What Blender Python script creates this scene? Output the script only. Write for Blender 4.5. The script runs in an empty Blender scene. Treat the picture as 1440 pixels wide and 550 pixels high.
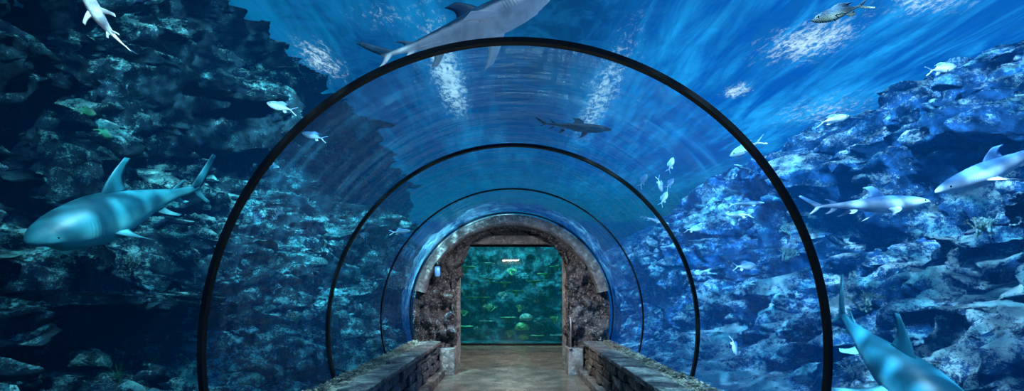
import bpy, bmesh, math, random
from mathutils import Vector, Matrix, noise, Euler
from mathutils.bvhtree import BVHTree
random.seed(7)
scene = bpy.context.scene
try:
    scene.view_settings.view_transform = 'Standard'
    scene.view_settings.look = 'None'
except Exception:
    pass
COL = scene.collection

# ------------------------------------------------------------------ node helper
class G:
    def __init__(s, name):
        s.mat = bpy.data.materials.new(name); s.mat.use_nodes = True
        s.nt = s.mat.node_tree; s.nt.nodes.clear()
        s.out = s.nt.nodes.new('ShaderNodeOutputMaterial')
    def n(s, typ, ins=None, **props):
        nd = s.nt.nodes.new(typ)
        for k, v in props.items(): setattr(nd, k, v)
        for k, v in (ins or {}).items(): s.set(nd.inputs[k], v)
        return nd
    def set(s, sock, v):
        if isinstance(v, bpy.types.NodeSocket): s.nt.links.new(v, sock)
        elif v is not None:
            if isinstance(v, (tuple, list)) and len(v) == 3 and sock.type == 'RGBA': v = (*v, 1)
            sock.default_value = v
    def m(s, op, a, b=None, c=None, clamp=False):
        nd = s.n('ShaderNodeMath', operation=op, use_clamp=clamp)
        s.set(nd.inputs[0], a)
        if b is not None: s.set(nd.inputs[1], b)
        if c is not None: s.set(nd.inputs[2], c)
        return nd.outputs[0]
    def mr(s, v, a, b, c=0.0, d=1.0, smooth=True):
        nd = s.n('ShaderNodeMapRange', interpolation_type='SMOOTHSTEP' if smooth else 'LINEAR')
        for i, x in enumerate((v, a, b, c, d)): s.set(nd.inputs[i], x)
        return nd.outputs[0]
    def noise(s, vec, scale, detail=6, rough=.6, dist=0):
        nd = s.n('ShaderNodeTexNoise', {'Vector': vec, 'Scale': scale, 'Detail': detail, 'Roughness': rough, 'Distortion': dist})
        return nd.outputs[0]
    def voro(s, vec, scale, feature='F1'):
        nd = s.n('ShaderNodeTexVoronoi', {'Vector': vec, 'Scale': scale}, feature=feature)
        return nd.outputs['Distance']
    def mix(s, f, a, b, blend='MIX'):
        nd = s.n('ShaderNodeMix', data_type='RGBA', blend_type=blend)
        s.set(nd.inputs[0], f); s.set(nd.inputs[6], a); s.set(nd.inputs[7], b)
        return nd.outputs[2]
    def pos(s): return s.n('ShaderNodeNewGeometry').outputs['Position']
    def nrm(s): return s.n('ShaderNodeNewGeometry').outputs['Normal']
    def obj(s): return s.n('ShaderNodeTexCoord').outputs['Object']
    def xyz(s, v): return s.n('ShaderNodeSeparateXYZ', {0: v}).outputs
    def mul(s, v, t):
        nd = s.n('ShaderNodeVectorMath', operation='MULTIPLY'); s.set(nd.inputs[0], v); nd.inputs[1].default_value = t
        return nd.outputs[0]
    def bump(s, h, strength=.5, dist=.05):
        return s.n('ShaderNodeBump', {'Height': h, 'Strength': strength, 'Distance': dist}).outputs[0]
    def bsdf(s, col, rough=.7, normal=None, metal=0, spec=.3, emis=None, es=0):
        nd = s.n('ShaderNodeBsdfPrincipled', {'Base Color': col, 'Roughness': rough, 'Metallic': metal, 'Specular IOR Level': spec})
        if normal is not None: s.set(nd.inputs['Normal'], normal)
        if emis is not None:
            s.set(nd.inputs['Emission Color'], emis); s.set(nd.inputs['Emission Strength'], es)
        return nd.outputs[0]
    def emit(s, col, st=1.0): return s.n('ShaderNodeEmission', {0: col, 1: st}).outputs[0]
    def ms(s, f, a, b): return s.n('ShaderNodeMixShader', {0: f, 1: a, 2: b}).outputs[0]
    def done(s, sh): s.nt.links.new(sh, s.out.inputs[0]); return s.mat

def reef_mat(name, dark, light, fog, y0=4, y1=22, fmin=.10, fmax=.85, thr=1.4, accent=None, sc=1.0, water=True, wid=.12):
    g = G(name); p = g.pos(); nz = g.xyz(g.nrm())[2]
    big = g.noise(p, .8*sc, 5, .6, .4); mid = g.noise(p, 4.2*sc, 8, .7, .3); fine = g.noise(p, 24*sc, 9, .85)
    v = g.voro(p, 9*sc)
    s = g.m('ADD', g.m('MULTIPLY', big, 1.15), g.m('MULTIPLY', mid, .8))
    s = g.m('ADD', s, g.m('MULTIPLY', fine, 1.6))
    s = g.m('ADD', s, g.m('MULTIPLY', nz, .18))  # painted top light: up-facing rock gets the paler colour
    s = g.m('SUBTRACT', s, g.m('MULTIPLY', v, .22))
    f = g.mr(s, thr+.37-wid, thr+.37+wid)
    base = g.mix(g.mr(mid, .35, .65), dark, tuple(min(1, c*3.2+.006) for c in dark))
    if accent:
        base = g.mix(g.mr(g.noise(p, 1.7*sc, 4), .55, .68), base, accent)
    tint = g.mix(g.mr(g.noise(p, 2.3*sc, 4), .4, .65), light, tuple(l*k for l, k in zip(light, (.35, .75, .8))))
    col = g.mix(f, base, tint)  # crust speckle doubles as lit and shaded mottling in the base colour
    h = g.m('ADD', g.m('MULTIPLY', mid, .9), g.m('MULTIPLY', fine, .6))
    h = g.m('SUBTRACT', h, g.m('MULTIPLY', v, .4))
    sh = g.bsdf(col, .85, g.bump(h, 1.0, .22), spec=.1)
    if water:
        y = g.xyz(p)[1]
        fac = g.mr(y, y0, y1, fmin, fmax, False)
        sh = g.ms(fac, sh, g.emit(fog, 1.0))  # water haze painted in as a blue glow that grows along y
    return g.done(sh)

M = {}
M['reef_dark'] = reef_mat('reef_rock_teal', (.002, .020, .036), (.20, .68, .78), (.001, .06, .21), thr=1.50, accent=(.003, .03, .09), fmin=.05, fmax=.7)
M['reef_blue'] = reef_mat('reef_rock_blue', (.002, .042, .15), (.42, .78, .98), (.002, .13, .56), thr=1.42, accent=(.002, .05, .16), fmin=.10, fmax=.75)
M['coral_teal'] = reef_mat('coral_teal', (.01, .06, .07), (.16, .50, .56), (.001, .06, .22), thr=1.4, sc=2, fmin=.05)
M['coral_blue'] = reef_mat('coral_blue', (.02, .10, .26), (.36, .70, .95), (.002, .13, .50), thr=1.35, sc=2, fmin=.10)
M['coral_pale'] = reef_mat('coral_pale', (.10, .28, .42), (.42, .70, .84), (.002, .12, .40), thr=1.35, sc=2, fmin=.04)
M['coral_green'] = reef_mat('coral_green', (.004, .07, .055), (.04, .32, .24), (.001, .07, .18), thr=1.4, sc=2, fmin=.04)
def lagoon(name, a, b, sc, lo=.72, hi=.98, haze=.2):
    g = G(name); p = g.pos(); mid = g.noise(p, 3.5*sc, 8, .7, .4); fine = g.noise(p, 15*sc, 8, .75)
    f = g.mr(g.m('ADD', mid, g.m('MULTIPLY', fine, .6)), lo, hi)
    c = g.mix(f, a, b)
    sh = g.bsdf(c, .8, g.bump(g.m('ADD', mid, g.m('MULTIPLY', fine, .6)), .8, .10), spec=.1)
    return g.done(g.ms(haze, sh, g.emit((.0, .12, .17))))  # even teal glow mixed in as painted haze to brighten the tank
M['lagoon'] = lagoon('lagoon_rock', (.0, .025, .04), (.02, .20, .27), 1, haze=.25)
M['lagoon_coral'] = lagoon('lagoon_coral_green', (.03, .26, .14), (.16, .62, .36), 2.5, haze=.08)
M['lagoon_coral_b'] = lagoon('lagoon_coral_cyan', (.03, .26, .28), (.22, .64, .62), 2.5, haze=.08)

g = G('black_gasket'); M['ring'] = g.done(g.bsdf((.003, .004, .006), .45, g.bump(g.noise(g.pos(), 30), .1, .005), spec=.25))
g = G('acrylic_glass'); p = g.pos(); X, Y, Z = g.xyz(p)
fr = g.n('ShaderNodeFresnel', {'IOR': 1.45}).outputs[0]
streak = g.noise(g.mul(p, (.35, 5.0, .35)), 1.6, 6, .65, .2)
blot = g.noise(g.mul(p, (1.2, .35, 1.2)), 1.8, 4, .6)
wob = g.bump(g.m('ADD', g.noise(g.mul(p, (.6, 2.2, .6)), 2.0, 3), g.noise(g.mul(p, (2.2, .4, 2.2)), 2.0, 3)), .35, .06)
gl = g.n('ShaderNodeBsdfGlossy', {'Color': (.45, .80, 1, 1), 'Roughness': .07}); g.set(gl.inputs['Normal'], wob)
tr = g.n('ShaderNodeBsdfTransparent', {'Color': (.66, .89, 1.0, 1)})
tl = g.n('ShaderNodeBsdfTranslucent', {'Color': (.04, .50, 1, 1)})
base = g.ms(g.m('ADD', g.mr(streak, .46, .72, .0, .10), g.mr(blot, .50, .72, 0, .08)), tr.outputs[0], tl.outputs[0])  # reflection streaks and blots painted in as translucent blue haze
M['glass'] = g.done(g.ms(g.m('MULTIPLY', fr, g.mr(streak, .35, .65, .7, 1.5), clamp=True), base, gl.outputs[0]))
g = G('window_acrylic'); M['pane'] = g.done(g.ms(.03, g.n('ShaderNodeBsdfTransparent', {'Color': (.92, 1, .99, 1)}).outputs[0], g.n('ShaderNodeBsdfGlossy', {'Roughness': .05}).outputs[0]))

g = G('walkway_concrete'); p = g.pos()
c = g.mix(g.mr(g.noise(p, 1.8, 8, .65), .3, .7), (.075, .064, .052), (.24, .21, .175))
c = g.mix(g.mr(g.noise(p, 22, 6, .7), .35, .75), c, (.13, .115, .095))
M['floor'] = g.done(g.bsdf(c, g.mr(g.noise(p, 3, 5), .3, .7, .18, .34), g.bump(g.noise(p, 30, 6), .12, .01), spec=.6))
def stone(name, a, b, cc, sc=1.0, bs=.8):
    g = G(name); p = g.pos()
    c = g.mix(g.mr(g.noise(p, 3*sc, 7, .65), .35, .65), a, b)
    c = g.mix(g.mr(g.noise(p, 14*sc, 8, .75), .5, .66), c, cc)
    h = g.m('ADD', g.noise(p, 9*sc, 9, .75), g.m('MULTIPLY', g.voro(p, 16*sc), -.5))
    return g.done(g.bsdf(c, .8, g.bump(h, bs, .06), spec=.25))
M['stone'] = stone('ledge_stone', (.05, .045, .042), (.18, .16, .14), (.46, .41, .35))
M['stone_cool'] = stone('ledge_stone_cool', (.035, .05, .07), (.14, .16, .19), (.40, .38, .36))
M['coping'] = stone('coping_stone', (.08, .08, .085), (.22, .21, .20), (.40, .375, .34))
M['gravel'] = stone('gravel_tan', (.20, .18, .14), (.38, .34, .28), (.5, .47, .41), 3)
M['rock_arch'] = stone('arch_rock', (.022, .026, .038), (.17, .165, .18), (.55, .53, .53), 1.6, 1.0)
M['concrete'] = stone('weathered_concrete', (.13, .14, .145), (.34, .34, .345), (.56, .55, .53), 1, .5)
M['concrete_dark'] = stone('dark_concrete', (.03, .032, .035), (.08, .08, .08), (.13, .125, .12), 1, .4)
g = G('lamp_glow'); M['lampglass'] = g.done(g.bsdf((.2, .5, .9), .2, emis=(.08, .30, .65), es=.4))
g = G('painted_metal'); M['metal'] = g.done(g.bsdf((.45, .47, .5), .4, g.bump(g.noise(g.pos(), 40), .1, .005), metal=.6))

g = G('water_surface'); p = g.pos(); X, Y, Z = g.xyz(p)
st = g.mul(p, (1.0, .16, 1)); rip = g.noise(st, 1.9, 8, .62, .5); rip2 = g.noise(g.mul(p, (1, .5, 1)), 7.5, 7, .78, .4)
low = g.noise(g.mul(p, (1, .4, 1)), .45, 3, .5)
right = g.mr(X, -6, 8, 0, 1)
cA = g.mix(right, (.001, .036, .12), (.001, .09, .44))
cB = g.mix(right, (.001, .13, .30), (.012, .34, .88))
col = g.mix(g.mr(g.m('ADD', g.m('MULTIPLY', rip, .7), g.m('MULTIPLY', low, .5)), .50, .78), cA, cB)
darkmid = g.m('MULTIPLY', g.mr(g.m('ABSOLUTE', g.m('SUBTRACT', X, .6)), 0, 2.6, 1, 0), g.mr(Y, 9, 20, 1, .4))  # darker middle painted into the surface glow
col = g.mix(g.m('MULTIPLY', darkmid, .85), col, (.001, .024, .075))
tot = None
for (cx, cy, rx, ry, amp) in [(-1.45, 12.0, .6, 4.0, .95), (2.3, 13.5, .65, 5.5, .72), (-4.1, 11, .7, 1.5, .7), (5.9, 10.2, 1.3, 1.4, .8), (5.6, 12.7, .5, .7, .85), (7.2, 8.8, 1.3, .8, .6), (-2.2, 9.3, 1.2, .8, .35), (8.5, 14, 2, 2, .5), (-.3, 17, .5, 3, .3)]:  # ellipses of surface glitter painted into the emission colour
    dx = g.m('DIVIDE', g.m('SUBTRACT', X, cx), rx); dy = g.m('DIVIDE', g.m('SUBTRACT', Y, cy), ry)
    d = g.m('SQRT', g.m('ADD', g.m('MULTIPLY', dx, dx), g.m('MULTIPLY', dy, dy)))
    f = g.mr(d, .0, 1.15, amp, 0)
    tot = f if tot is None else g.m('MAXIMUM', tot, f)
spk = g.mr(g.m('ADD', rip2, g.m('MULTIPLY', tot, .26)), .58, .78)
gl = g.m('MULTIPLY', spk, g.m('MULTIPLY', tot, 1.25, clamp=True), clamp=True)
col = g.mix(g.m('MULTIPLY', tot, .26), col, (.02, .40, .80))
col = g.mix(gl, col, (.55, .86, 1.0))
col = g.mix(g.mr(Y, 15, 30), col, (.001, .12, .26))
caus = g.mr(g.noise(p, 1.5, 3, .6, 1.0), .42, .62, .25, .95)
M['water'] = g.done(g.ms(g.m('MULTIPLY', caus, .4), g.emit(col, 1.3), g.n('ShaderNodeBsdfTransparent', {'Color': (.75, .93, 1, 1)}).outputs[0]))  # surface glows by itself; noise-cut transparency dapples the sun

# ------------------------------------------------------------------ mesh helpers
def mk(name, bm, mat, smooth=True, parent=None, label=None, cat=None, kind=None, group=None):
    me = bpy.data.meshes.new(name); bm.normal_update(); bm.to_mesh(me); bm.free()
    if smooth:
        for f in me.polygons: f.use_smooth = True
    for mm in (mat if isinstance(mat, list) else [mat]): me.materials.append(mm)
    ob = bpy.data.objects.new(name, me); COL.objects.link(ob)
    tag(ob, label, cat, kind, group)
    if parent: ob.parent = parent
    return ob
def tag(ob, label=None, cat=None, kind=None, group=None):
    if label: ob['label'] = label
    if cat: ob['category'] = cat
    if kind: ob['kind'] = kind
    if group: ob['group'] = group
def empty(name, loc, label, cat, **k):
    e = bpy.data.objects.new(name, None); e.location = loc; e.empty_display_size = .1; COL.objects.link(e); tag(e, label, cat, **k); return e
def box(bm, x0, x1, y0, y1, z0, z1, bev=0, jit=0):
    r = bmesh.ops.create_cube(bm, size=1)
    for v in r['verts']:
        v.co = Vector(((x0+x1)/2+v.co.x*(x1-x0), (y0+y1)/2+v.co.y*(y1-y0), (z0+z1)/2+v.co.z*(z1-z0)))
        if jit: v.co += Vector([random.uniform(-jit, jit) for _ in range(3)])
    if bev:
        es = list({e for v in r['verts'] for e in v.link_edges})
        bmesh.ops.bevel(bm, geom=es, offset=bev, segments=2, affect='EDGES', profile=.6)
def grid(bm, nu, nv, fn, closed_u=False):
    vs = [[bm.verts.new(fn(i/(nu if closed_u else nu-1), j/(nv-1))) for j in range(nv)] for i in range(nu)]
    for i in range(nu if closed_u else nu-1):
        for j in range(nv-1):
            try: bm.faces.new((vs[i][j], vs[(i+1) % nu][j], vs[(i+1) % nu][j+1], vs[i][j+1]))
            except ValueError: pass
    return vs
def tube(bm, pts, radii, n=8, cap=True):
    rings = []
    for i, p in enumerate(pts):
        a = pts[max(0, i-1)]; b = pts[min(len(pts)-1, i+1)]
        t = (Vector(b)-Vector(a)).normalized()
        u = t.orthogonal().normalized(); w = t.cross(u)
        rings.append([bm.verts.new(Vector(p)+radii[i]*(math.cos(2*math.pi*k/n)*u+math.sin(2*math.pi*k/n)*w)) for k in range(n)])
    for i in range(len(rings)-1):
        best = min(range(n), key=lambda s: sum((rings[i][k].co-rings[i+1][(k+s) % n].co).length for k in range(n)))
        rings[i+1] = rings[i+1][best:]+rings[i+1][:best]
        for k in range(n):
            bm.faces.new((rings[i][k], rings[i][(k+1) % n], rings[i+1][(k+1) % n], rings[i+1][k]))
    if cap:
        bm.faces.new(rings[0][::-1]); bm.faces.new(rings[-1])

R = 1.9; CZ = 1.14
YR = [.95, 3.10, 5.25, 7.42, 9.58]

# ------------------------------------------------------------------ structure
bm = bmesh.new(); box(bm, -1.36, 1.36, -1.5, 9.7, -.12, 0); box(bm, -1.85, 1.85, 9.7, 15.4, -.12, 0)
mk('floor', bm, M['floor'], False, kind='structure', label='worn grey-brown concrete walkway through the tunnel', cat='floor')

th0 = math.asin((.64-CZ)/R)
def arc_pt(r, a, y): return Vector((r*math.cos(a), y, CZ+r*math.sin(a)))
ys = [-1.3]+YR
for i in range(2, 5):
    bm = bmesh.new()
    grid(bm, 97, 9, lambda u, v: arc_pt(R, th0+u*(math.pi-2*th0), ys[i]+v*(ys[i+1]-ys[i])))
    mk('window_%d' % (i-1), bm, M['glass'], kind='structure', label='curved clear acrylic panel arching over the walkway', cat='window')
for i, y in enumerate(YR):
    bm = bmesh.new(); w = .024 if i < 3 else .014; h0, h1 = (-.018, .012) if i < 3 else (-.010, .010)
    prof = [(R+h0, y-w), (R+h1, y-w), (R+h1, y+w), (R+h0, y+w)]
    n = 160; rings = []
    for k in range(n+1):
        a = th0+k/n*(math.pi-2*th0)
        rings.append([bm.verts.new(arc_pt(r, a, yy)) for r, yy in prof])
    for k in range(n):
        for j in range(4): bm.faces.new((rings[k][j], rings[k][(j+1) % 4], rings[k+1][(j+1) % 4], rings[k+1][j]))
    bm.faces.new(rings[0]); bm.faces.new(rings[-1][::-1])
    mk('trim_%d' % (i+1), bm, M['ring'], False, kind='structure', label='black seam ring joining two acrylic tunnel panels', cat='trim')

# passage beyond the arch : widening vault, then viewing window
def vr(y): return 1.86+max(0, y-9.75)*.165
def vault(name, a0, a1, label, leg=0):
    bm = bmesh.new()
    def fn(u, v):
        y = 10.1+v*5.3; a = a0+u*(a1-a0); r = vr(y)
        return Vector((r*math.cos(a), y, CZ+r*math.sin(a)))
    grid(bm, 40, 12, fn)
    if leg:
        grid(bm, 4, 12, lambda u, v: Vector((leg*vr(10.1+v*5.3), 10.1+v*5.3, CZ*u)))
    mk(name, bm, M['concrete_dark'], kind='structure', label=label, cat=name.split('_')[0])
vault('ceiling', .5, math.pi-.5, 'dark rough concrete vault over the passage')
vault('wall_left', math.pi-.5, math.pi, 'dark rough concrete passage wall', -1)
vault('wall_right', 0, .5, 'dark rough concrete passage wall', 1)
bm = bmesh.new()
for b in [(-2.7, -1.57, 15.3, 15.5, 0, 2.3), (1.57, 2.7, 15.3, 15.5, 0, 2.3), (-2.2, -1.57, 15.3, 15.5, 2.3, 3.2), (1.57, 2.2, 15.3, 15.5, 2.3, 3.2), (-1.57, 1.57, 15.3, 15.5, 2.98, 3.6)]: box(bm, *b)
mk('wall_back', bm, M['concrete'], False, kind='structure', label='grey concrete wall framing the viewing window', cat='wall')
bm = bmesh.new()
for b in [(-1.57, -1.53, 15.24, 15.36, .03, 2.98), (1.53, 1.57, 15.24, 15.36, .03, 2.98), (-1.57, 1.57, 15.24, 15.36, 2.94, 2.98), (-1.6, 1.6, 15.2, 15.36, 0, .05)]: box(bm, *b)
mk('trim_6', bm, M['ring'], False, kind='structure', label='thin black frame around the square viewing window', cat='trim')
bm = bmesh.new(); box(bm, -1.53, 1.53, 15.33, 15.35, .05, 2.94)
mk('window_4', bm, M['pane'], False, kind='structure', label='square clear viewing window into a green tank', cat='window')
for (yy, z0, z1, hw) in [(11.4, 2.64, 2.80, 1.26), (13.4, 2.88, 3.02, 1.5)]:
    bm = bmesh.new(); box(bm, -hw, hw, yy, yy+.22, z0, z1, .015)
    mk('ceiling_beam', bm, M['concrete'], False, label='weathered grey concrete beam across the passage ceiling', cat='beam', group='passage ceiling beams')

# ------------------------------------------------------------------ rocky archway
arch = empty('stone_archway', (0, 9.7, 0), 'rough rock archway with concrete band at the tunnel end', 'archway')
def inner(s):
    L1 = 1.75; arcL = math.pi*1.0; tot = 2*L1+arcL; d = s*tot
    if d < L1: return -1.08, d
    if d > tot-L1: return 1.08, tot-d
    a = math.pi-(d-L1)/arcL*math.pi
    return 1.08*math.cos(a), 1.75+1.02*math.sin(a)
def outer2(s):
    if s < .12: t = s/.12; return -1.80, t*.36
    if s > .88: t = (1-s)/.12; return 1.80, t*.36
    u = (s-.12)/.76
    a0 = math.pi+math.asin((CZ-.36)/(R-.03)); a = a0-u*(2*a0-math.pi)
    return (R-.03)*math.cos(a), CZ+(R-.03)*math.sin(a)
bm = bmesh.new()
def archf(u, v):
    ox, oz = outer2(u); ix, iz = inner(u)
    if v < .7:
        t = v/.7; x = ox+(ix-ox)*t; z = oz+(iz-oz)*t; y = 0
        edge = min(1, t*6, 1)
    else:
        t = (v-.7)/.3; x, z = ix, iz; y = t*.75; edge = 1
    p = Vector((x, y+9.7, z))
    d = noise.fractal(p*2.6, .8, 2.1, 6)*.20+(noise.ridged_multi_fractal(p*2.2, .9, 2, 4, 1, 2)-1.0)*.08
    lump = noise.voronoi(p*4.5)[0][0]*.20
    d = (d-lump)*edge
    if v < .7: y -= d+.06*edge
    else: x -= (1 if ix > 0 else -1)*max(-.06, d*.6)*(1 if abs(ix) > .3 else 0); z -= d*.4*(iz > 1.7)
    return Vector((x, y, max(0, z)))
grid(bm, 240, 70, archf)
mk('rock_surround', bm, M['rock_arch'], parent=arch, label='pitted grey-purple rock')
bm = bmesh.new()
n = 90; rings = []
for k in range(n+1):
    a = math.radians(14)+k/n*math.radians(152)
    jr = noise.noise(Vector((a*6, 0, 3)))*.015
    pr = [(1.66+jr, -.02), (1.66+jr, -.26), (1.69+jr, -.29), (1.83, -.29), (1.85, -.26), (1.85, -.02)]
    rings.append([bm.verts.new((r*math.cos(a), yy, CZ+r*math.sin(a))) for r, yy in pr])
for k in range(n):
    for j in range(6): bm.faces.new((rings[k][j], rings[k][(j+1) % 6], rings[k+1][(j+1) % 6], rings[k+1][j]))
bm.faces.new(rings[0]); bm.faces.new(rings[-1][::-1])
mk('concrete_band', bm, M['concrete'], False, parent=arch, label='curved weathered concrete band')
for sx in (-1, 1):
    bm = bmesh.new(); x0, x1 = sorted((sx*1.06, sx*1.34)); box(bm, x0, x1, -.16, .45, 0, .5, .02, .008)
    mk('pedestal', bm, M['concrete'], False, parent=arch, label='square concrete foot block')
    bm = bmesh.new(); x0, x1 = sorted((sx*1.04, sx*1.11)); box(bm, x0, x1, .62, .8, 0, 2.72, .01)
    mk('door_post', bm, M['concrete'], False, parent=arch)
bm = bmesh.new(); box(bm, -1.13, 1.13, .62, .8, 2.53, 2.70, .01)
mk('lintel', bm, M['concrete'], False, parent=arch)

lan = empty('wall_lantern', (-1.36, 9.40, 1.95), 'small blue-glass lantern on the rock archway', 'lamp')
bm = bmesh.new(); tube(bm, [(0, 0, -.11), (0, 0, -.09), (0, 0, .06), (0, 0, .08)], [.03, .05, .05, .035], 16); mk('lamp_glass', bm, M['lampglass'], parent=lan)
bm = bmesh.new(); tube(bm, [(0, 0, .08), (0, 0, .10), (0, 0, .15), (0, 0, .17)], [.06, .058, .03, .01], 16); mk('lamp_cap', bm, M['ring'], parent=lan)
bm = bmesh.new(); tube(bm, [(0, 0, .13), (0, .06, .16), (0, .2, .14)], [.012, .012, .014], 8); mk('bracket', bm, M['ring'], parent=lan)
pp = empty('handrail_post', (1.10, 9.5, .5), 'thin pale metal post beside the archway', 'post')
bm = bmesh.new(); tube(bm, [(0, 0, 0), (0, 0, .52), (0, .03, .56), (0, .1, .57)], [.014]*4, 10); mk('post_tube', bm, M['metal'], parent=pp)
bm = bmesh.new(); tube(bm, [(0, 0, 0), (0, 0, .015)], [.035, .035], 16); mk('base_plate', bm, M['metal'], parent=pp)

# ------------------------------------------------------------------ low stone walls
for sx in (-1, 1):
    smat = M['stone_cool'] if sx < 0 else M['stone']
    w = empty('low_stone_wall', (sx*1.5, 6, 0), ('low wall of blue-grey rough stone blocks with a coping' if sx < 0 else 'low wall of brown rough stone blocks with a coping'), 'wall')
    Y0, Y1 = .5, 9.55
    def B(bm, a, b, *r, **k):
        x0, x1 = sorted((sx*(a-1.5), sx*(b-1.5))); box(bm, x0, x1, r[0]-6, r[1]-6, r[2], r[3], **k)
    bm = bmesh.new(); B(bm, 1.43, 1.80, Y0, Y1, .08, .58)
    zc = .13
    for hgt in (.17, .14, .15):
        y = Y0+random.uniform(0, .2)
        while y < Y1-.1:
            L = random.uniform(.18, .5); e = min(y+L, Y1)
            B(bm, 1.345+random.uniform(-.025, .035), 1.5, y+.012, e-.012, zc+.009, zc+hgt-.009, bev=.022, jit=.014); y = e
        zc += hgt
    mk('block_body', bm, smat, False, parent=w)
    bm = bmesh.new(); y = Y0
    while y < Y1-.05:
        e = min(y+random.uniform(.5, .9), Y1); B(bm, 1.31, 1.60, y+.004, e-.004, .585, .645+random.uniform(-.008, .008), bev=.012, jit=.008); y = e
    mk('coping', bm, M['coping'], False, parent=w, label='flat grey-tan coping slabs')
    bm = bmesh.new(); B(bm, 1.24, 1.55, Y0, Y1, 0, .12, bev=.015)
    mk('plinth', bm, M['coping'], False, parent=w, label='projecting concrete plinth')
    bm = bmesh.new()
    for k in range(2200):
        y = random.uniform(2.5, Y1); x = random.uniform(1.58, 1.83); r = random.uniform(.006, .016)
        m = Matrix.Translation((sx*x, y, .60+random.uniform(0, .035)+.03*(x > 1.7)))@Matrix.Diagonal((r*1.3, r, r*.8, 1))
        bmesh.ops.create_icosphere(bm, subdivisions=1, radius=1, matrix=m)
    box(bm, *sorted((sx*1.6, sx*1.815)), Y0, Y1, .56, .625)
    mk('gravel_strip', bm, M['gravel'], False, label='strip of tan gravel on the low wall against the glass', cat='gravel', kind='stuff')

# ------------------------------------------------------------------ reef sheets
def lerp_poly(poly, t):
    d = [0]
    for a, b in zip(poly, poly[1:]): d.append(d[-1]+math.dist(a, b))
    s = t*d[-1]
    for i in range(len(poly)-1):
        if s <= d[i+1] or i == len(poly)-2:
            k = (s-d[i])/(d[i+1]-d[i]); return poly[i][0]+(poly[i+1][0]-poly[i][0])*k, poly[i][1]+(poly[i+1][1]-poly[i][1])*k
def gauss(a, b): return math.exp(-a*a-b*b)
def reef(name, sx, poly, mat, label, bumps, seed, nu=430, nv=270, ya=.5, yb=24):
    bm = bmesh.new()
    def fn(u, v):
        y = ya+(yb-ya)*(u**1.3); x, z = lerp_poly(poly, v)
        q = Vector((x*.9+seed, y, z*1.25))
        e = min(1, v*5)
        d = noise.fractal(q*.42, 1, 2, 3)*1.0
        d += (noise.ridged_multi_fractal(q*.8, .9, 2.1, 5, 1, 2)-1.1)*.52
        d += noise.fractal(q*2.6, .7, 2.1, 6)*.38
        d -= (noise.voronoi(q*1.25)[0][0]-.3)*.62
        d += (noise.voronoi(q*2.4)[0][0]-.3)*.30 + (noise.voronoi(q*5.5)[0][0]-.3)*.20
        for (by, bz, ry, rz, am) in bumps: d += am*gauss((y-by)/ry, (z-bz)/rz)
        # the canyon narrows around the far end of the tunnel
        k = min(1, max(0, (y-7)/6)); k = k*k*(3-2*k); zf = min(1, max(0, (4.4-z)/1.6))
        if x > 2.2: x = 2.2+(x-2.2)*(1-.52*k*zf)
        x -= d*e*.9
        z += noise.fractal(q*1.1+Vector((9, 3, 1)), .9, 2, 5)*.40*e
        z = min(z, 6.46)
        r = math.hypot(x, z-CZ)
        lim = 2.08+.12*max(0, y-9.8)
        if z >= .55 and r < lim and x > 0:
            x = math.sqrt(max(0.01, lim*lim-(z-CZ)**2)) if abs(z-CZ) < lim else x
        if z > 1.5 and y < 7: x = max(x, 3.75)
        return Vector((sx*x, y, z))
    grid(bm, nu, nv, fn)
    if sx > 0: bmesh.ops.reverse_faces(bm, faces=bm.faces[:])
    bm.normal_update()
    tree = BVHTree.FromBMesh(bm)
    return mk(name, bm, mat, label=label, cat='reef'), tree
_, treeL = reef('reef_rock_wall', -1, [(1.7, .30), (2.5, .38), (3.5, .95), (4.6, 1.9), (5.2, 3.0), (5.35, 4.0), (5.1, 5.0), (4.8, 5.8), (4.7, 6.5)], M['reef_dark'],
    'towering dark teal reef rock with pale crust and painted light speckle', [(8.2, 4.7, 1.8, .5, 1.1), (5.2, 3.9, 1.0, .5, .4), (6.2, 1.6, 1.2, .4, .7), (12, 3, 2, .5, .8)], 11.3)
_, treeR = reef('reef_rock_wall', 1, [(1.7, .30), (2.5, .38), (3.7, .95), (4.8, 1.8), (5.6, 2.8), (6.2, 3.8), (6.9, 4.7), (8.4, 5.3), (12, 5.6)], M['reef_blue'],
    'sloping blue reef rock with bright crust and painted light speckle', [(7.5, 3.5, 1.5, .5, .8), (5.4, 1.2, .8, .4, .5), (11, 4.2, 2.5, .5, 1.1), (6.3, 2.3, .9, .35, -1.4), (8.8, 2.6, .8, .4, -1.1)], 31.7)
bm = bmesh.new()
def cover(u, v):
    a = -.35+u*(math.pi+.7); y = 9.85+v*7.0
    p = Vector((math.cos(a), y*.5, math.sin(a)))
    r = vr(y)+.10+.10*min(1, v*8)+max(0, noise.fractal(p*2.5, .8, 2, 5)+.3)*.16*min(1, v*6)
    return Vector((r*math.cos(a), y, CZ+r*math.sin(a)))
grid(bm, 140, 80, cover)
mk('passage_rock_cover', bm, M['reef_blue'], label='rock shell with crust and painted light speckle covering the stone passage', cat='rock')

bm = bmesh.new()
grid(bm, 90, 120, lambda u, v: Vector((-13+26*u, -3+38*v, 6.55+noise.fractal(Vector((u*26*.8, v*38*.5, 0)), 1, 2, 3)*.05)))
mk('water_surface', bm, M['water'], label='rippled bright blue underside of the water surface', cat='water', kind='stuff')

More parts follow.
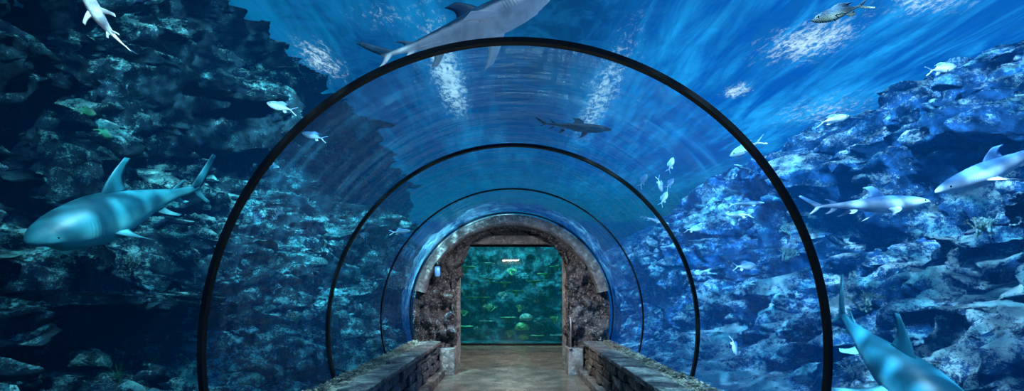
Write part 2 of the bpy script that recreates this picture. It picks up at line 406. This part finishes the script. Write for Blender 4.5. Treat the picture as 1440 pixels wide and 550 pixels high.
# ------------------------------------------------------------------ reef life
def boulder_mesh(seed):
    bm = bmesh.new(); bmesh.ops.create_icosphere(bm, subdivisions=5, radius=1)
    for v in bm.verts:
        q = v.co*1.3+Vector((seed*7, 0, 0))
        d = 1+noise.fractal(q, .9, 2, 5)*.35+(noise.voronoi(q*2.5)[0][0]-.3)*.35
        v.co *= d; v.co.z *= .75
    return bm
def brain_mesh(seed):
    bm = bmesh.new(); bmesh.ops.create_icosphere(bm, subdivisions=5, radius=1)
    for v in bm.verts:
        q = v.co*4+Vector((seed*5, 1, 0)); v.co *= 1+.09*math.sin(noise.fractal(q*.6, 1, 2, 2)*16)+.05*noise.noise(q*.4)
        if v.co.z < -.3: v.co.z = -.3-(v.co.z+.3)*.2
        v.co.z *= .8
    return bm
def branch_mesh(seed):
    rnd = random.Random(seed); bm = bmesh.new()
    def rec(p, d, L, r, lv):
        pts = [p]; rad = [r]
        for k in range(1, 4):
            d = (d+Vector([rnd.uniform(-.18, .18) for _ in range(3)])+Vector((0, 0, .06))).normalized()
            pts.append(pts[-1]+d*L/3); rad.append(r*(1-.22*k/3))
        tube(bm, pts, rad, 6)
        if lv > 0:
            for _ in range(rnd.choice((2, 3, 3))):
                nd = (d+Vector([rnd.uniform(-.8, .8) for _ in range(3)])).normalized()
                rec(pts[-1], nd, L*.75, r*.72, lv-1)
    for _ in range(6):
        rec(Vector((rnd.uniform(-.15, .15), rnd.uniform(-.15, .15), -.1)), Vector((rnd.uniform(-1, 1), rnd.uniform(-1, 1), 1.1)).normalized(), .42, .07, 3)
    return bm
def plate_mesh(seed):
    bm = bmesh.new()
    tube(bm, [(0, 0, -.3), (0, 0, -.05), (0, 0, .12)], [.22, .14, .3], 12)
    def fn(u, v):
        a = 2*math.pi*u
        t = v*2 if v < .5 else 2-v*2
        r = t*(1+.16*noise.noise(Vector((math.cos(a)*1.6, math.sin(a)*1.6, seed))))+.001
        z = .14+.14*t*t+.05*noise.noise(Vector((math.cos(a)*3*t, math.sin(a)*3*t, seed+4)))
        return Vector((r*math.cos(a), r*math.sin(a), z+(-.03 if v < .5 else .04*(1-t*.6))))
    grid(bm, 48, 21, fn, True)
    return bm
def weed_mesh(seed):
    rnd = random.Random(seed); bm = bmesh.new()
    for _ in range(34):
        a = rnd.uniform(0, 6.28); lean = rnd.uniform(.1, .9); L = rnd.uniform(.6, 1.2); w = .035
        dr = Vector((math.cos(a), math.sin(a), 0)); side = dr.cross(Vector((0, 0, 1)))
        prev = None
        for k in range(6):
            t = k/5; c = dr*(.08+lean*t*t*L)+Vector((0, 0, L*t*(1-.3*lean*t)-.05)); ww = w*(1-t*.92)
            cur = (bm.verts.new(c-side*ww), bm.verts.new(c+dr*.01), bm.verts.new(c+side*ww))
            if prev:
                bm.faces.new((prev[0], prev[1], cur[1], cur[0])); bm.faces.new((prev[1], prev[2], cur[2], cur[1]))
            prev = cur
    return bm
KINDS = {
 'reef_boulder': (boulder_mesh, 'rough reef boulder speckled with pale crust and painted light', 'rock', 'reef boulders'),
 'brain_coral': (brain_mesh, 'rounded grooved brain coral on the reef', 'coral', 'brain corals'),
 'branching_coral': (branch_mesh, 'pale branching staghorn coral clump on the reef', 'coral', 'branching corals'),
 'plate_coral': (plate_mesh, 'flat table-shaped coral on a short stalk', 'coral', 'plate corals'),
 'sea_plant': (weed_mesh, 'spiky tuft of green leafy sea plant', 'sea plant', 'spiky sea plants')}
cache = {}
def life(kind, loc, size, mat, rotz=0, tilt=0, variant=0):
    fn, lab, cat, grp = KINDS[kind]
    key = (kind, variant, mat.name)
    if key not in cache:
        bm = fn(variant+3); me = bpy.data.meshes.new(kind); bm.to_mesh(me); bm.free()
        for f in me.polygons: f.use_smooth = True
        me.materials.append(mat); cache[key] = me
    ob = bpy.data.objects.new(kind, cache[key]); COL.objects.link(ob)
    ob.location = loc; ob.scale = (size,)*3
    ob.rotation_euler = Euler((0, tilt, rotz), 'XYZ')
    tag(ob, lab, cat, None, grp); return ob
rnd = random.Random(42)
placed = []
for side, tree, mats in ((-1, treeL, ('reef_dark', 'coral_teal', 'coral_green')), (1, treeR, ('reef_blue', 'coral_blue', 'coral_blue'))):
    for i in range(110):
        y = 3.2+(rnd.random()**1.4)*10.5; ang = math.radians(rnd.uniform(-13, 36))
        hit, nrm, _, _ = tree.ray_cast(Vector((0, y, CZ)), Vector((side*math.cos(ang), 0, math.sin(ang))))
        k = rnd.choices(['reef_boulder', 'brain_coral', 'branching_coral', 'plate_coral', 'sea_plant'], [4, 3, 4, 4, 3])[0]
        s = {'reef_boulder': rnd.uniform(.16, .30), 'brain_coral': rnd.uniform(.09, .18), 'branching_coral': rnd.uniform(.12, .22), 'plate_coral': rnd.uniform(.12, .24), 'sea_plant': rnd.uniform(.14, .26)}[k]
        mat = {'reef_boulder': mats[0], 'brain_coral': mats[1], 'branching_coral': rnd.choice(('coral_pale', mats[1])), 'plate_coral': mats[1], 'sea_plant': mats[2]}[k]
        rz = rnd.uniform(0, 6.28); va = rnd.randrange(3)
        if hit is None: continue
        p = hit.copy()
        rr = math.hypot(p.x, p.z-CZ)
        if rr-s*1.2 < 2.0: s = max(.08, (rr-2.0)/1.3)
        if rr < 2.12: continue
        if side > 0 and y < 4.8 and p.z < 1.5 and abs(p.x) < 3.6: continue
        if any((p-q).length < (s+t)*.95 for q, t in placed): continue
        placed.append((p, s))
        life(k, p, s, M[mat], rz, -side*.25, va)

# ------------------------------------------------------------------ green tank behind the viewing window
bm = bmesh.new()
def lag(u, v):
    x = -2.35+4.7*u; z = -.1+3.6*v; q = Vector((x, 2, z))
    y = 18.6-1.6*(1-v)**1.5-noise.fractal(q*.9, .9, 2, 5)*.7-noise.voronoi(q*1.7)[0][0]*.5
    return Vector((x, max(16.6, y), z))
grid(bm, 150, 100, lag); bmesh.ops.reverse_faces(bm, faces=bm.faces[:])
mk('lagoon_reef', bm, M['lagoon'], label='green-lit reef backdrop inside the far tank', cat='reef')
bm = bmesh.new(); box(bm, -2.3, 2.3, 15.55, 18.6, -.15, .05)
mk('tank_floor', bm, M['lagoon'], False, label='sandy green tank bed behind the window', cat='tank floor')
tp = []
for i in range(90):
    x = rnd.uniform(-1.6, 1.6); z = rnd.uniform(.1, 2.5)
    k = rnd.choices(['plate_coral', 'brain_coral', 'reef_boulder', 'branching_coral'], [4, 5, 1, 3])[0]
    if z < 1.3: z = rnd.uniform(.08, 1.0)
    elif k == 'brain_coral': k = 'plate_coral'
    y = 16.0+.42*z+rnd.uniform(0, .25)
    s = {'plate_coral': rnd.uniform(.2, .40), 'brain_coral': rnd.uniform(.13, .27), 'reef_boulder': rnd.uniform(.18, .3), 'branching_coral': rnd.uniform(.15, .26)}[k]
    rz = rnd.uniform(0, 6); va = rnd.randrange(3); cm = rnd.choice(('lagoon_coral', 'lagoon_coral', 'lagoon_coral_b'))
    if any(math.dist((x, z), a) < (s+b)*.70 for a, b in tp): continue
    tp.append(((x, z), s))
    o = life(k, (x, y, z), s, M[cm if k != 'reef_boulder' else 'lagoon'], rz, 0, va)
    o['group'] = 'corals in the green tank'

# ------------------------------------------------------------------ sharks and fish
def skin_mat(name, back, belly, zsplit=0.0, soft=.03, gills=True, emis=0.0):
    g = G(name); p = g.obj(); X, Y, Z = g.xyz(p)
    zz = g.m('ADD', Z, g.m('MULTIPLY', g.m('SUBTRACT', g.noise(p, 9, 4), .5), .03))
    c = g.mix(g.mr(zz, zsplit-soft, zsplit+soft), belly, g.mix(g.noise(p, 14, 5), back, tuple(v*1.5 for v in back)))
    if gills:
        w = g.m('SINE', g.m('MULTIPLY', g.m('ADD', X, g.m('MULTIPLY', Z, .25)), 400.0))
        msk = g.m('MULTIPLY', g.m('MULTIPLY', g.mr(X, .235, .245), g.mr(X, .315, .305)), g.mr(g.m('ABSOLUTE', Z), .045, .035))
        c = g.mix(g.m('MULTIPLY', g.m('MULTIPLY', g.mr(w, .5, .9), msk), .45), c, tuple(v*.4 for v in back))
        fade = g.noise(p, 5, 5, .6, .6)
        c = g.mix(g.mr(fade, .42, .68, 0, .35), c, tuple(v*.55 for v in back))
    return g.done(g.bsdf(c, .5, g.bump(g.noise(p, 60, 4), .1, .01), spec=.3, emis=c, es=emis))
g = G('eye_black'); M['eye'] = g.done(g.bsdf((.003, .004, .006), .1, spec=.8))
def fin(bm, rle, rte, tle, tte, th, n=9, curve=.12):
    rle, rte, tle, tte = map(Vector, (rle, rte, tle, tte))
    nrm = (rte-rle).cross(tle-rle).normalized(); prev = None
    chord0 = (rte-rle)
    for k in range(n):
        t = k/(n-1)
        le = rle.lerp(tle, t)+(-chord0)*curve*math.sin(math.pi*t)*.8
        te = rte.lerp(tte, t)+(-chord0)*curve*math.sin(math.pi*t)*1.6
        h = th*(1-t*.85)
        prof = [(0, 0), (.12, .7), (.35, 1), (.7, .5), (1, 0), (.7, -.5), (.35, -1), (.12, -.7)]
        cs = [bm.verts.new(le.lerp(te, a)+nrm*h*b*.5) for a, b in prof]
        if prev:
            for j in range(8): bm.faces.new((prev[j], prev[(j+1) % 8], cs[(j+1) % 8], cs[j]))
        else: bm.faces.new(cs[::-1])
        prev = cs
    bm.faces.new(prev)
def cat_rom(tab, t):
    n = len(tab)
    for i in range(n-1):
        if t <= tab[i+1][0] or i == n-2:
            a, b = tab[i], tab[i+1]; p0 = tab[max(0, i-1)]; p3 = tab[min(n-1, i+2)]
            h = b[0]-a[0]; k = (t-a[0])/h
            m1 = (b[1]-p0[1])/(b[0]-p0[0]) if b[0] != p0[0] else 0
            m2 = (p3[1]-a[1])/(p3[0]-a[0]) if p3[0] != a[0] else 0
            k2, k3 = k*k, k*k*k
            return max(.0005, (2*k3-3*k2+1)*a[1]+(k3-2*k2+k)*h*m1+(-2*k3+3*k2)*b[1]+(k3-k2)*h*m2)
def shark_mesh(girth=1.0, bend=0.0, fs=1.0, pf=1.0):
    bm = bmesh.new()
    H = [(0, .004), (.015, .018), (.05, .034), (.1, .052), (.18, .07), (.28, .083), (.38, .088), (.5, .078), (.63, .056), (.75, .036), (.85, .022), (.92, .017), (1, .010)]
    W = [(0, .004), (.015, .024), (.05, .046), (.1, .062), (.18, .076), (.28, .083), (.38, .082), (.5, .07), (.63, .048), (.75, .030), (.85, .018), (.92, .010), (1, .005)]
    nu, nv = 32, 56
    vs = []
    for j in range(nv):
        t = (j/(nv-1))**1.15; x = .5-t*.9
        h = cat_rom(H, t)*girth; w = cat_rom(W, t)*girth
        cz = -.012*math.sin(math.pi*min(1, t*1.4)) + .02*max(0, t-.75)
        ring = []
        for i in range(nu):
            a = 2*math.pi*i/nu; c, s = math.cos(a), math.sin(a)
            zz = s*h*(1.0 if s > 0 else .88)
            yy = math.copysign(abs(c)**.92, c)*w
            if t < .12 and s < 0: zz *= .8
            if .035 < t < .09 and s < -.35: zz *= .82
            ring.append(bm.verts.new((x, yy, zz+cz)))
        vs.append(ring)
    for j in range(nv-1):
        for i in range(nu): bm.faces.new((vs[j][i], vs[j][(i+1) % nu], vs[j+1][(i+1) % nu], vs[j+1][i]))
    bm.faces.new(vs[0][::-1]); bm.faces.new(vs[-1])
    g_ = girth; dz = .065*g_+.15*fs; ps = fs*pf
    fin(bm, (.14, 0, .065*g_), (-.01, 0, .058*g_), (.14-.175*fs, 0, dz), (-.01-.055*fs, 0, dz-.01), .022)
    fin(bm, (-.235, 0, .026), (-.29, 0, .018), (-.315, 0, .062), (-.335, 0, .058), .01)
    fin(bm, (-.235, 0, -.025), (-.285, 0, -.015), (-.31, 0, -.062), (-.33, 0, -.055), .01)
    for s in (-1, 1):
        fin(bm, (.22, s*.06*g_, -.035), (.11, s*.06*g_, -.045), (.22-.175*ps, s*(.06+.21*ps), -.035-.085*ps), (.11-.10*ps, s*(.06+.195*ps), -.12), .018)
        fin(bm, (-.10, s*.03, -.045), (-.165, s*.025, -.038), (-.175, s*.09, -.08), (-.205, s*.08, -.078), .01)
    fin(bm, (-.34, 0, .012), (-.41, 0, -.0), (-.505, 0, .175*fs), (-.525, 0, .16*fs), .018, curve=-.05)
    fin(bm, (-.345, 0, .008), (-.405, 0, .0), (-.435, 0, -.095*fs), (-.45, 0, -.085*fs), .014, curve=.1)
    def wave(co):
        return bend*((co.x-.1)**2 if co.x < .1 else .35*(co.x-.1)**2)
    for v in bm.verts: v.co.y += wave(v.co)
    return bm, wave
def fish_mesh(deep=1.0):
    bm = bmesh.new()
    H = [(0, .01), (.06, .055), (.15, .10), (.3, .14), (.45, .145), (.6, .115), (.75, .065), (.87, .032), (1, .028)]
    nu, nv = 20, 26; vs = []
    for j in range(nv):
        t = j/(nv-1); h = cat_rom(H, t)*deep; w = cat_rom(H, t)*.42*(1-.4*t)
        vs.append([bm.verts.new((.5-t*.8, math.cos(2*math.pi*i/nu)*w, math.sin(2*math.pi*i/nu)*h)) for i in range(nu)])
    for j in range(nv-1):
        for i in range(nu): bm.faces.new((vs[j][i], vs[j][(i+1) % nu], vs[j+1][(i+1) % nu], vs[j+1][i]))
    bm.faces.new(vs[0][::-1]); bm.faces.new(vs[-1])
    d = deep
    fin(bm, (.2, 0, .11*d), (-.17, 0, .06*d), (.02, 0, .21*d), (-.2, 0, .13*d), .014)
    fin(bm, (-.03, 0, -.10*d), (-.18, 0, -.05*d), (-.12, 0, -.18*d), (-.2, 0, -.13*d), .012)
    for s in (-1, 1): fin(bm, (.18, s*.045, -.03), (.13, s*.045, -.05), (.06, s*.13, -.07), (.04, s*.11, -.08), .008)
    fin(bm, (-.26, 0, .025), (-.31, 0, 0), (-.48, 0, .16*d), (-.5, 0, .13*d), .012)
    fin(bm, (-.26, 0, -.025), (-.31, 0, 0), (-.48, 0, -.16*d), (-.5, 0, -.13*d), .012)
    return bm
def orient(ob, head, tail, roll=0):
    head, tail = Vector(head), Vector(tail); f = (head-tail); L = f.length; f.normalize()
    up = Vector((0, 0, 1)); side = up.cross(f)
    if side.length < .05: side = Vector((0, 1, 0))
    side.normalize(); up = f.cross(side).normalized()
    m = Matrix((f, side, up)).transposed()@Matrix.Rotation(roll, 3, 'X')
    ob.matrix_world = Matrix.Translation((head+tail)/2)@m.to_4x4()@Matrix.Scale(L, 4)
def shark(head, tail, mat, label, roll=0, girth=1.0, bend=0.0, eyes=True, fs=1.0, pf=1.0):
    bm, wave = shark_mesh(girth, bend, fs, pf)
    ob = mk('shark', bm, mat, label=label, cat='shark')
    orient(ob, head, tail, roll)
    if eyes:
        for s in (-1, 1):
            bm = bmesh.new(); c = Vector((.425, s*.05*girth, .008)); c.y += wave(c)
            bmesh.ops.create_uvsphere(bm, u_segments=16, v_segments=10, radius=.0085, matrix=Matrix.Translation(c))
            mk('eye', bm, M['eye'], parent=ob)
    return ob
S_teal = skin_mat('shark_skin_teal', (.006, .12, .18), (.07, .40, .48), .0, .04)
S_teal2 = skin_mat('shark_skin_deep_teal', (.008, .13, .22), (.08, .36, .50), -.02, .04)
S_pale = skin_mat('shark_skin_pale', (.05, .17, .40), (.42, .62, .88), .02, .025)
S_white = skin_mat('shark_skin_grey_white', (.015, .08, .16), (.75, .88, .98), .005, .012, emis=.08)  # faint self-glow added to the skin to brighten it
S_dark = skin_mat('shark_skin_dark', (.003, .03, .08), (.03, .12, .24), -.02, .03)
shark((-3.40, 3.55, 1.86), (-3.10, 5.1, 2.62), S_teal, 'large teal-grey reef shark with tall dorsal fin beside dark rock', roll=-.2, girth=1.3, bend=.25, pf=.55)
shark((-3.93, 4.65, 4.30), (-3.80, 5.0, 3.82), S_white, 'pale shark diving near the dark reef', roll=.8, girth=1.1, bend=.5, fs=.8)
shark((.38, 4.6, 4.22), (-1.36, 4.9, 3.68), S_white, 'large grey shark with white belly gliding over the tunnel', roll=-.15, girth=.95, bend=-.15, fs=.7)
shark((1.36, 7.0, 3.76), (.34, 7.2, 3.92), S_dark, 'slender dark shark silhouette above the tunnel roof', girth=.7, fs=.45)
shark((4.08, 5.0, 2.41), (2.86, 5.0, 2.36), S_pale, 'slim pale shark swimming along the blue reef', girth=.85, bend=.15, fs=.6)
shark((3.46, 4.2, 2.34), (4.50, 4.1, 2.78), S_pale, 'pale silver-blue shark angled down beside the reef', girth=1.0, roll=-.1, fs=.55)
shark((2.95, 3.2, .60), (2.66, 4.55, 1.42), S_teal2, 'large teal shark heading downward with fins spread', girth=1.3, roll=.1, bend=.35)
shark((2.40, 7.8, 2.58), (1.98, 8.0, 2.74), S_pale, 'small pale shark close to the tunnel glass', girth=.8, eyes=False, fs=.6)
shark((3.40, 6.9, 2.74), (2.85, 6.8, 2.70), S_pale, 'small slim shark beside the blue reef', girth=.8, eyes=False, fs=.6)

F_pale = skin_mat('fish_scales_pale', (.14, .36, .66), (.55, .77, .95), .03, .05, False)
F_gold = skin_mat('fish_scales_bronze', (.03, .06, .10), (.22, .26, .22), -.02, .06, False)
F_green = skin_mat('fish_scales_green', (.004, .10, .08), (.01, .18, .12), 0, .08, False)
def fish(c, L, yaw, pitch, mat, label, deep=1.0, group=None):
    bm = fish_mesh(deep); ob = mk('fish', bm, mat, label=label, cat='fish', group=group)
    d = Vector((math.cos(yaw)*math.cos(pitch), math.sin(yaw)*math.cos(pitch), math.sin(pitch)))*L/2
    c = Vector(c); orient(ob, c+d, c-d)
    if L > .3:
        for s in (-1, 1):
            b2 = bmesh.new(); bmesh.ops.create_uvsphere(b2, u_segments=12, v_segments=8, radius=.014, matrix=Matrix.Translation((.40, s*.034, .02)))
            mk('eye', b2, M['eye'], parent=ob)
    return ob
pi = math.pi
fish((3.09, 4.8, 4.16), .62, pi, -.30, F_gold, 'bronze-backed fish with yellowish belly near the surface', .65)
fish((-2.70, 6, 3.70), .34, pi+.3, .2, F_pale, 'pale silver fish beside the dark reef', 1.0)
fish((-2.32, 6, 3.36), .34, pi-.2, .3, F_pale, 'pale fish with forked tail outside the glass', .8)
fish((2.76, 6, 3.23), .50, pi+.1, -.45, F_pale, 'silver fish angled down outside the glass', .8)
fish((3.56, 5.7, 3.45), .42, .1, .25, F_pale, 'silver fish above the blue reef', .7)
fish((4.6, 5.5, 3.93), .38, .1, .2, F_pale, 'pale rounded fish above the reef crest', .9)
fish((2.90, 6.4, 1.86), .34, .2, .05, F_pale, 'pale fish over the reef slope', 1.0)
fish((2.90, 6.5, 2.52), .36, pi+.1, .0, F_pale, 'silver-blue fish beside the reef slope', .7)
fish((2.62, 7.4, 2.45), .32, .2, .1, F_pale, 'silver-blue fish beside the reef slope', .8)
fish((2.36, 6.3, .98), .22, pi, .3, F_pale, 'small pale fish near the reef floor', 1.0)
fish((-4.18, 5.0, 3.30), .18, .5, -.2, F_green, 'small dark green reef fish', 1.4)
fish((-4.00, 5.0, 3.09), .16, .3, -.6, F_green, 'small dark green reef fish', 1.4)
for (x, y, z, yaw, pit) in [(2.05, 8, 3.28, .3, 1.0), (2.31, 8, 3.24, .4, -1.2), (2.48, 8, 3.53, .2, 1.2), (2.37, 8, 3.0, .1, 1.1), (2.53, 8.2, 3.28, .5, .8)]:
    fish((x, y, z), .26, yaw, pit, F_pale, 'small silver schooling fish', 1.2, 'school of silver fish')
fish((2.42, 5.6, .95), .24, .2, -1.3, F_pale, 'white fish nosing down to the reef floor', .9)
fish((-1.95, 8.9, 2.60), .36, .1, .1, F_pale, 'pale silver fish outside the tunnel glass', .8)
for (x, y, z, s) in [(-.5, 15.7, 1.9, .16), (.7, 15.7, 1.3, .14)]:
    fish((x, y, z), s, rnd.uniform(0, 6), 0, F_green, 'small green fish in the green tank', 1.2)

# ------------------------------------------------------------------ lights, world, camera
def light(name, typ, loc, rot, energy, col, **k):
    d = bpy.data.lights.new(name, typ); d.energy = energy; d.color = col
    for a, b in k.items(): setattr(d, a, b)
    o = bpy.data.objects.new(name, d); o.location = loc; o.rotation_euler = rot; COL.objects.link(o); return o
def reef_fill_spot(loc, target, energy, col, size=80, sc=22):  # unseen spots added to brighten the reefs
    dv = (Vector(target)-Vector(loc)).normalized()
    o = light('added_reef_spot', 'SPOT', loc, dv.to_track_quat('-Z', 'Y').to_euler(), energy, col, spot_size=math.radians(size), spot_blend=.8, shadow_soft_size=.04)
    d = o.data; d.use_nodes = True; nt = d.node_tree; em = nt.nodes['Emission']
    tc = nt.nodes.new('ShaderNodeTexCoord'); nz = nt.nodes.new('ShaderNodeTexNoise'); nz.inputs['Scale'].default_value = sc; nz.inputs['Detail'].default_value = 4; nz.inputs['Roughness'].default_value = .65; nz.inputs['Distortion'].default_value = .8
    mr = nt.nodes.new('ShaderNodeMapRange'); mr.interpolation_type = 'SMOOTHSTEP'
    for i, x in enumerate((.46, .64, .22, 3.6)): mr.inputs[i+1].default_value = x
    nt.links.new(tc.outputs['Normal'], nz.inputs['Vector']); nt.links.new(nz.outputs[0], mr.inputs[0]); nt.links.new(mr.outputs[0], em.inputs['Strength'])  # noise in the beam adds caustic-like dapples
light('sunlight', 'SUN', (0, 0, 12), (math.radians(22), math.radians(-8), 0), 6.0, (.72, .95, 1.0), angle=math.radians(1.5))
cl = (.5, .95, 1.0); cr = (.48, .84, 1.0)
reef_fill_spot((-1.0, 2.0, 5.9), (-4.4, 5.0, 1.0), 1300, cl, 80)
reef_fill_spot((-1.0, 5.5, 6.2), (-5.0, 8.6, 3.9), 2300, cl, 70)
reef_fill_spot((-1.5, 8, 6.3), (-3.8, 12, 1.2), 3300, cl, 85)
reef_fill_spot((1.0, 2.0, 5.9), (5.0, 5.5, 1.4), 2600, cr, 90)
reef_fill_spot((1.5, 5.0, 6.3), (6.3, 8.0, 3.6), 3400, cr, 90)
reef_fill_spot((2.0, 9, 6.3), (4.8, 13, 1.6), 3600, cr, 95)
light('passage_fill', 'AREA', (0, 12.2, 2.75), (0, 0, 0), 70, (1, .9, .75), size=.6)  # unseen fill light added to warm the passage floor
light('archway_fill', 'SPOT', (0, 7.2, 2.85), (math.radians(44), 0, 0), 330, (1, .95, .89), spot_size=math.radians(100), spot_blend=.8, shadow_soft_size=.12)  # fill light added without a fixture to brighten arch and low walls
light('green_tank_fill', 'AREA', (0, 15.75, 4.1), (math.radians(14), 0, 0), 400, (.5, 1, .95), size=1.4)  # fill light added out of sight above the window for the corals
w = bpy.data.worlds.new('water_world'); scene.world = w; w.use_nodes = True; nt = w.node_tree; nt.nodes.clear()
o = nt.nodes.new('ShaderNodeOutputWorld'); bg = nt.nodes.new('ShaderNodeBackground'); tc = nt.nodes.new('ShaderNodeTexCoord'); sep = nt.nodes.new('ShaderNodeSeparateXYZ')
rp = nt.nodes.new('ShaderNodeValToRGB'); mr = nt.nodes.new('ShaderNodeMapRange'); mr.inputs[1].default_value = -1; mr.inputs[2].default_value = 1
nt.links.new(tc.outputs['Generated'], sep.inputs[0]); nt.links.new(sep.outputs[2], mr.inputs[0]); nt.links.new(mr.outputs[0], rp.inputs[0])
e = rp.color_ramp.elements; e[0].position = .35; e[0].color = (.001, .04, .10, 1); e[1].position = .95; e[1].color = (.03, .42, .95, 1)
m_ = rp.color_ramp.elements.new(.58); m_.color = (.002, .13, .45, 1)
nt.links.new(rp.outputs[0], bg.inputs[0]); bg.inputs[1].default_value = .75; nt.links.new(bg.outputs[0], o.inputs[0])
cam = bpy.data.cameras.new('camera'); co = bpy.data.objects.new('camera', cam); COL.objects.link(co)
co.location = (-.03, 0, 1.5); co.rotation_euler = (math.radians(90), 0, 0); cam.lens = 18; cam.sensor_width = 36
cam.shift_x = .002; cam.shift_y = .0972; cam.clip_start = .05; scene.camera = co
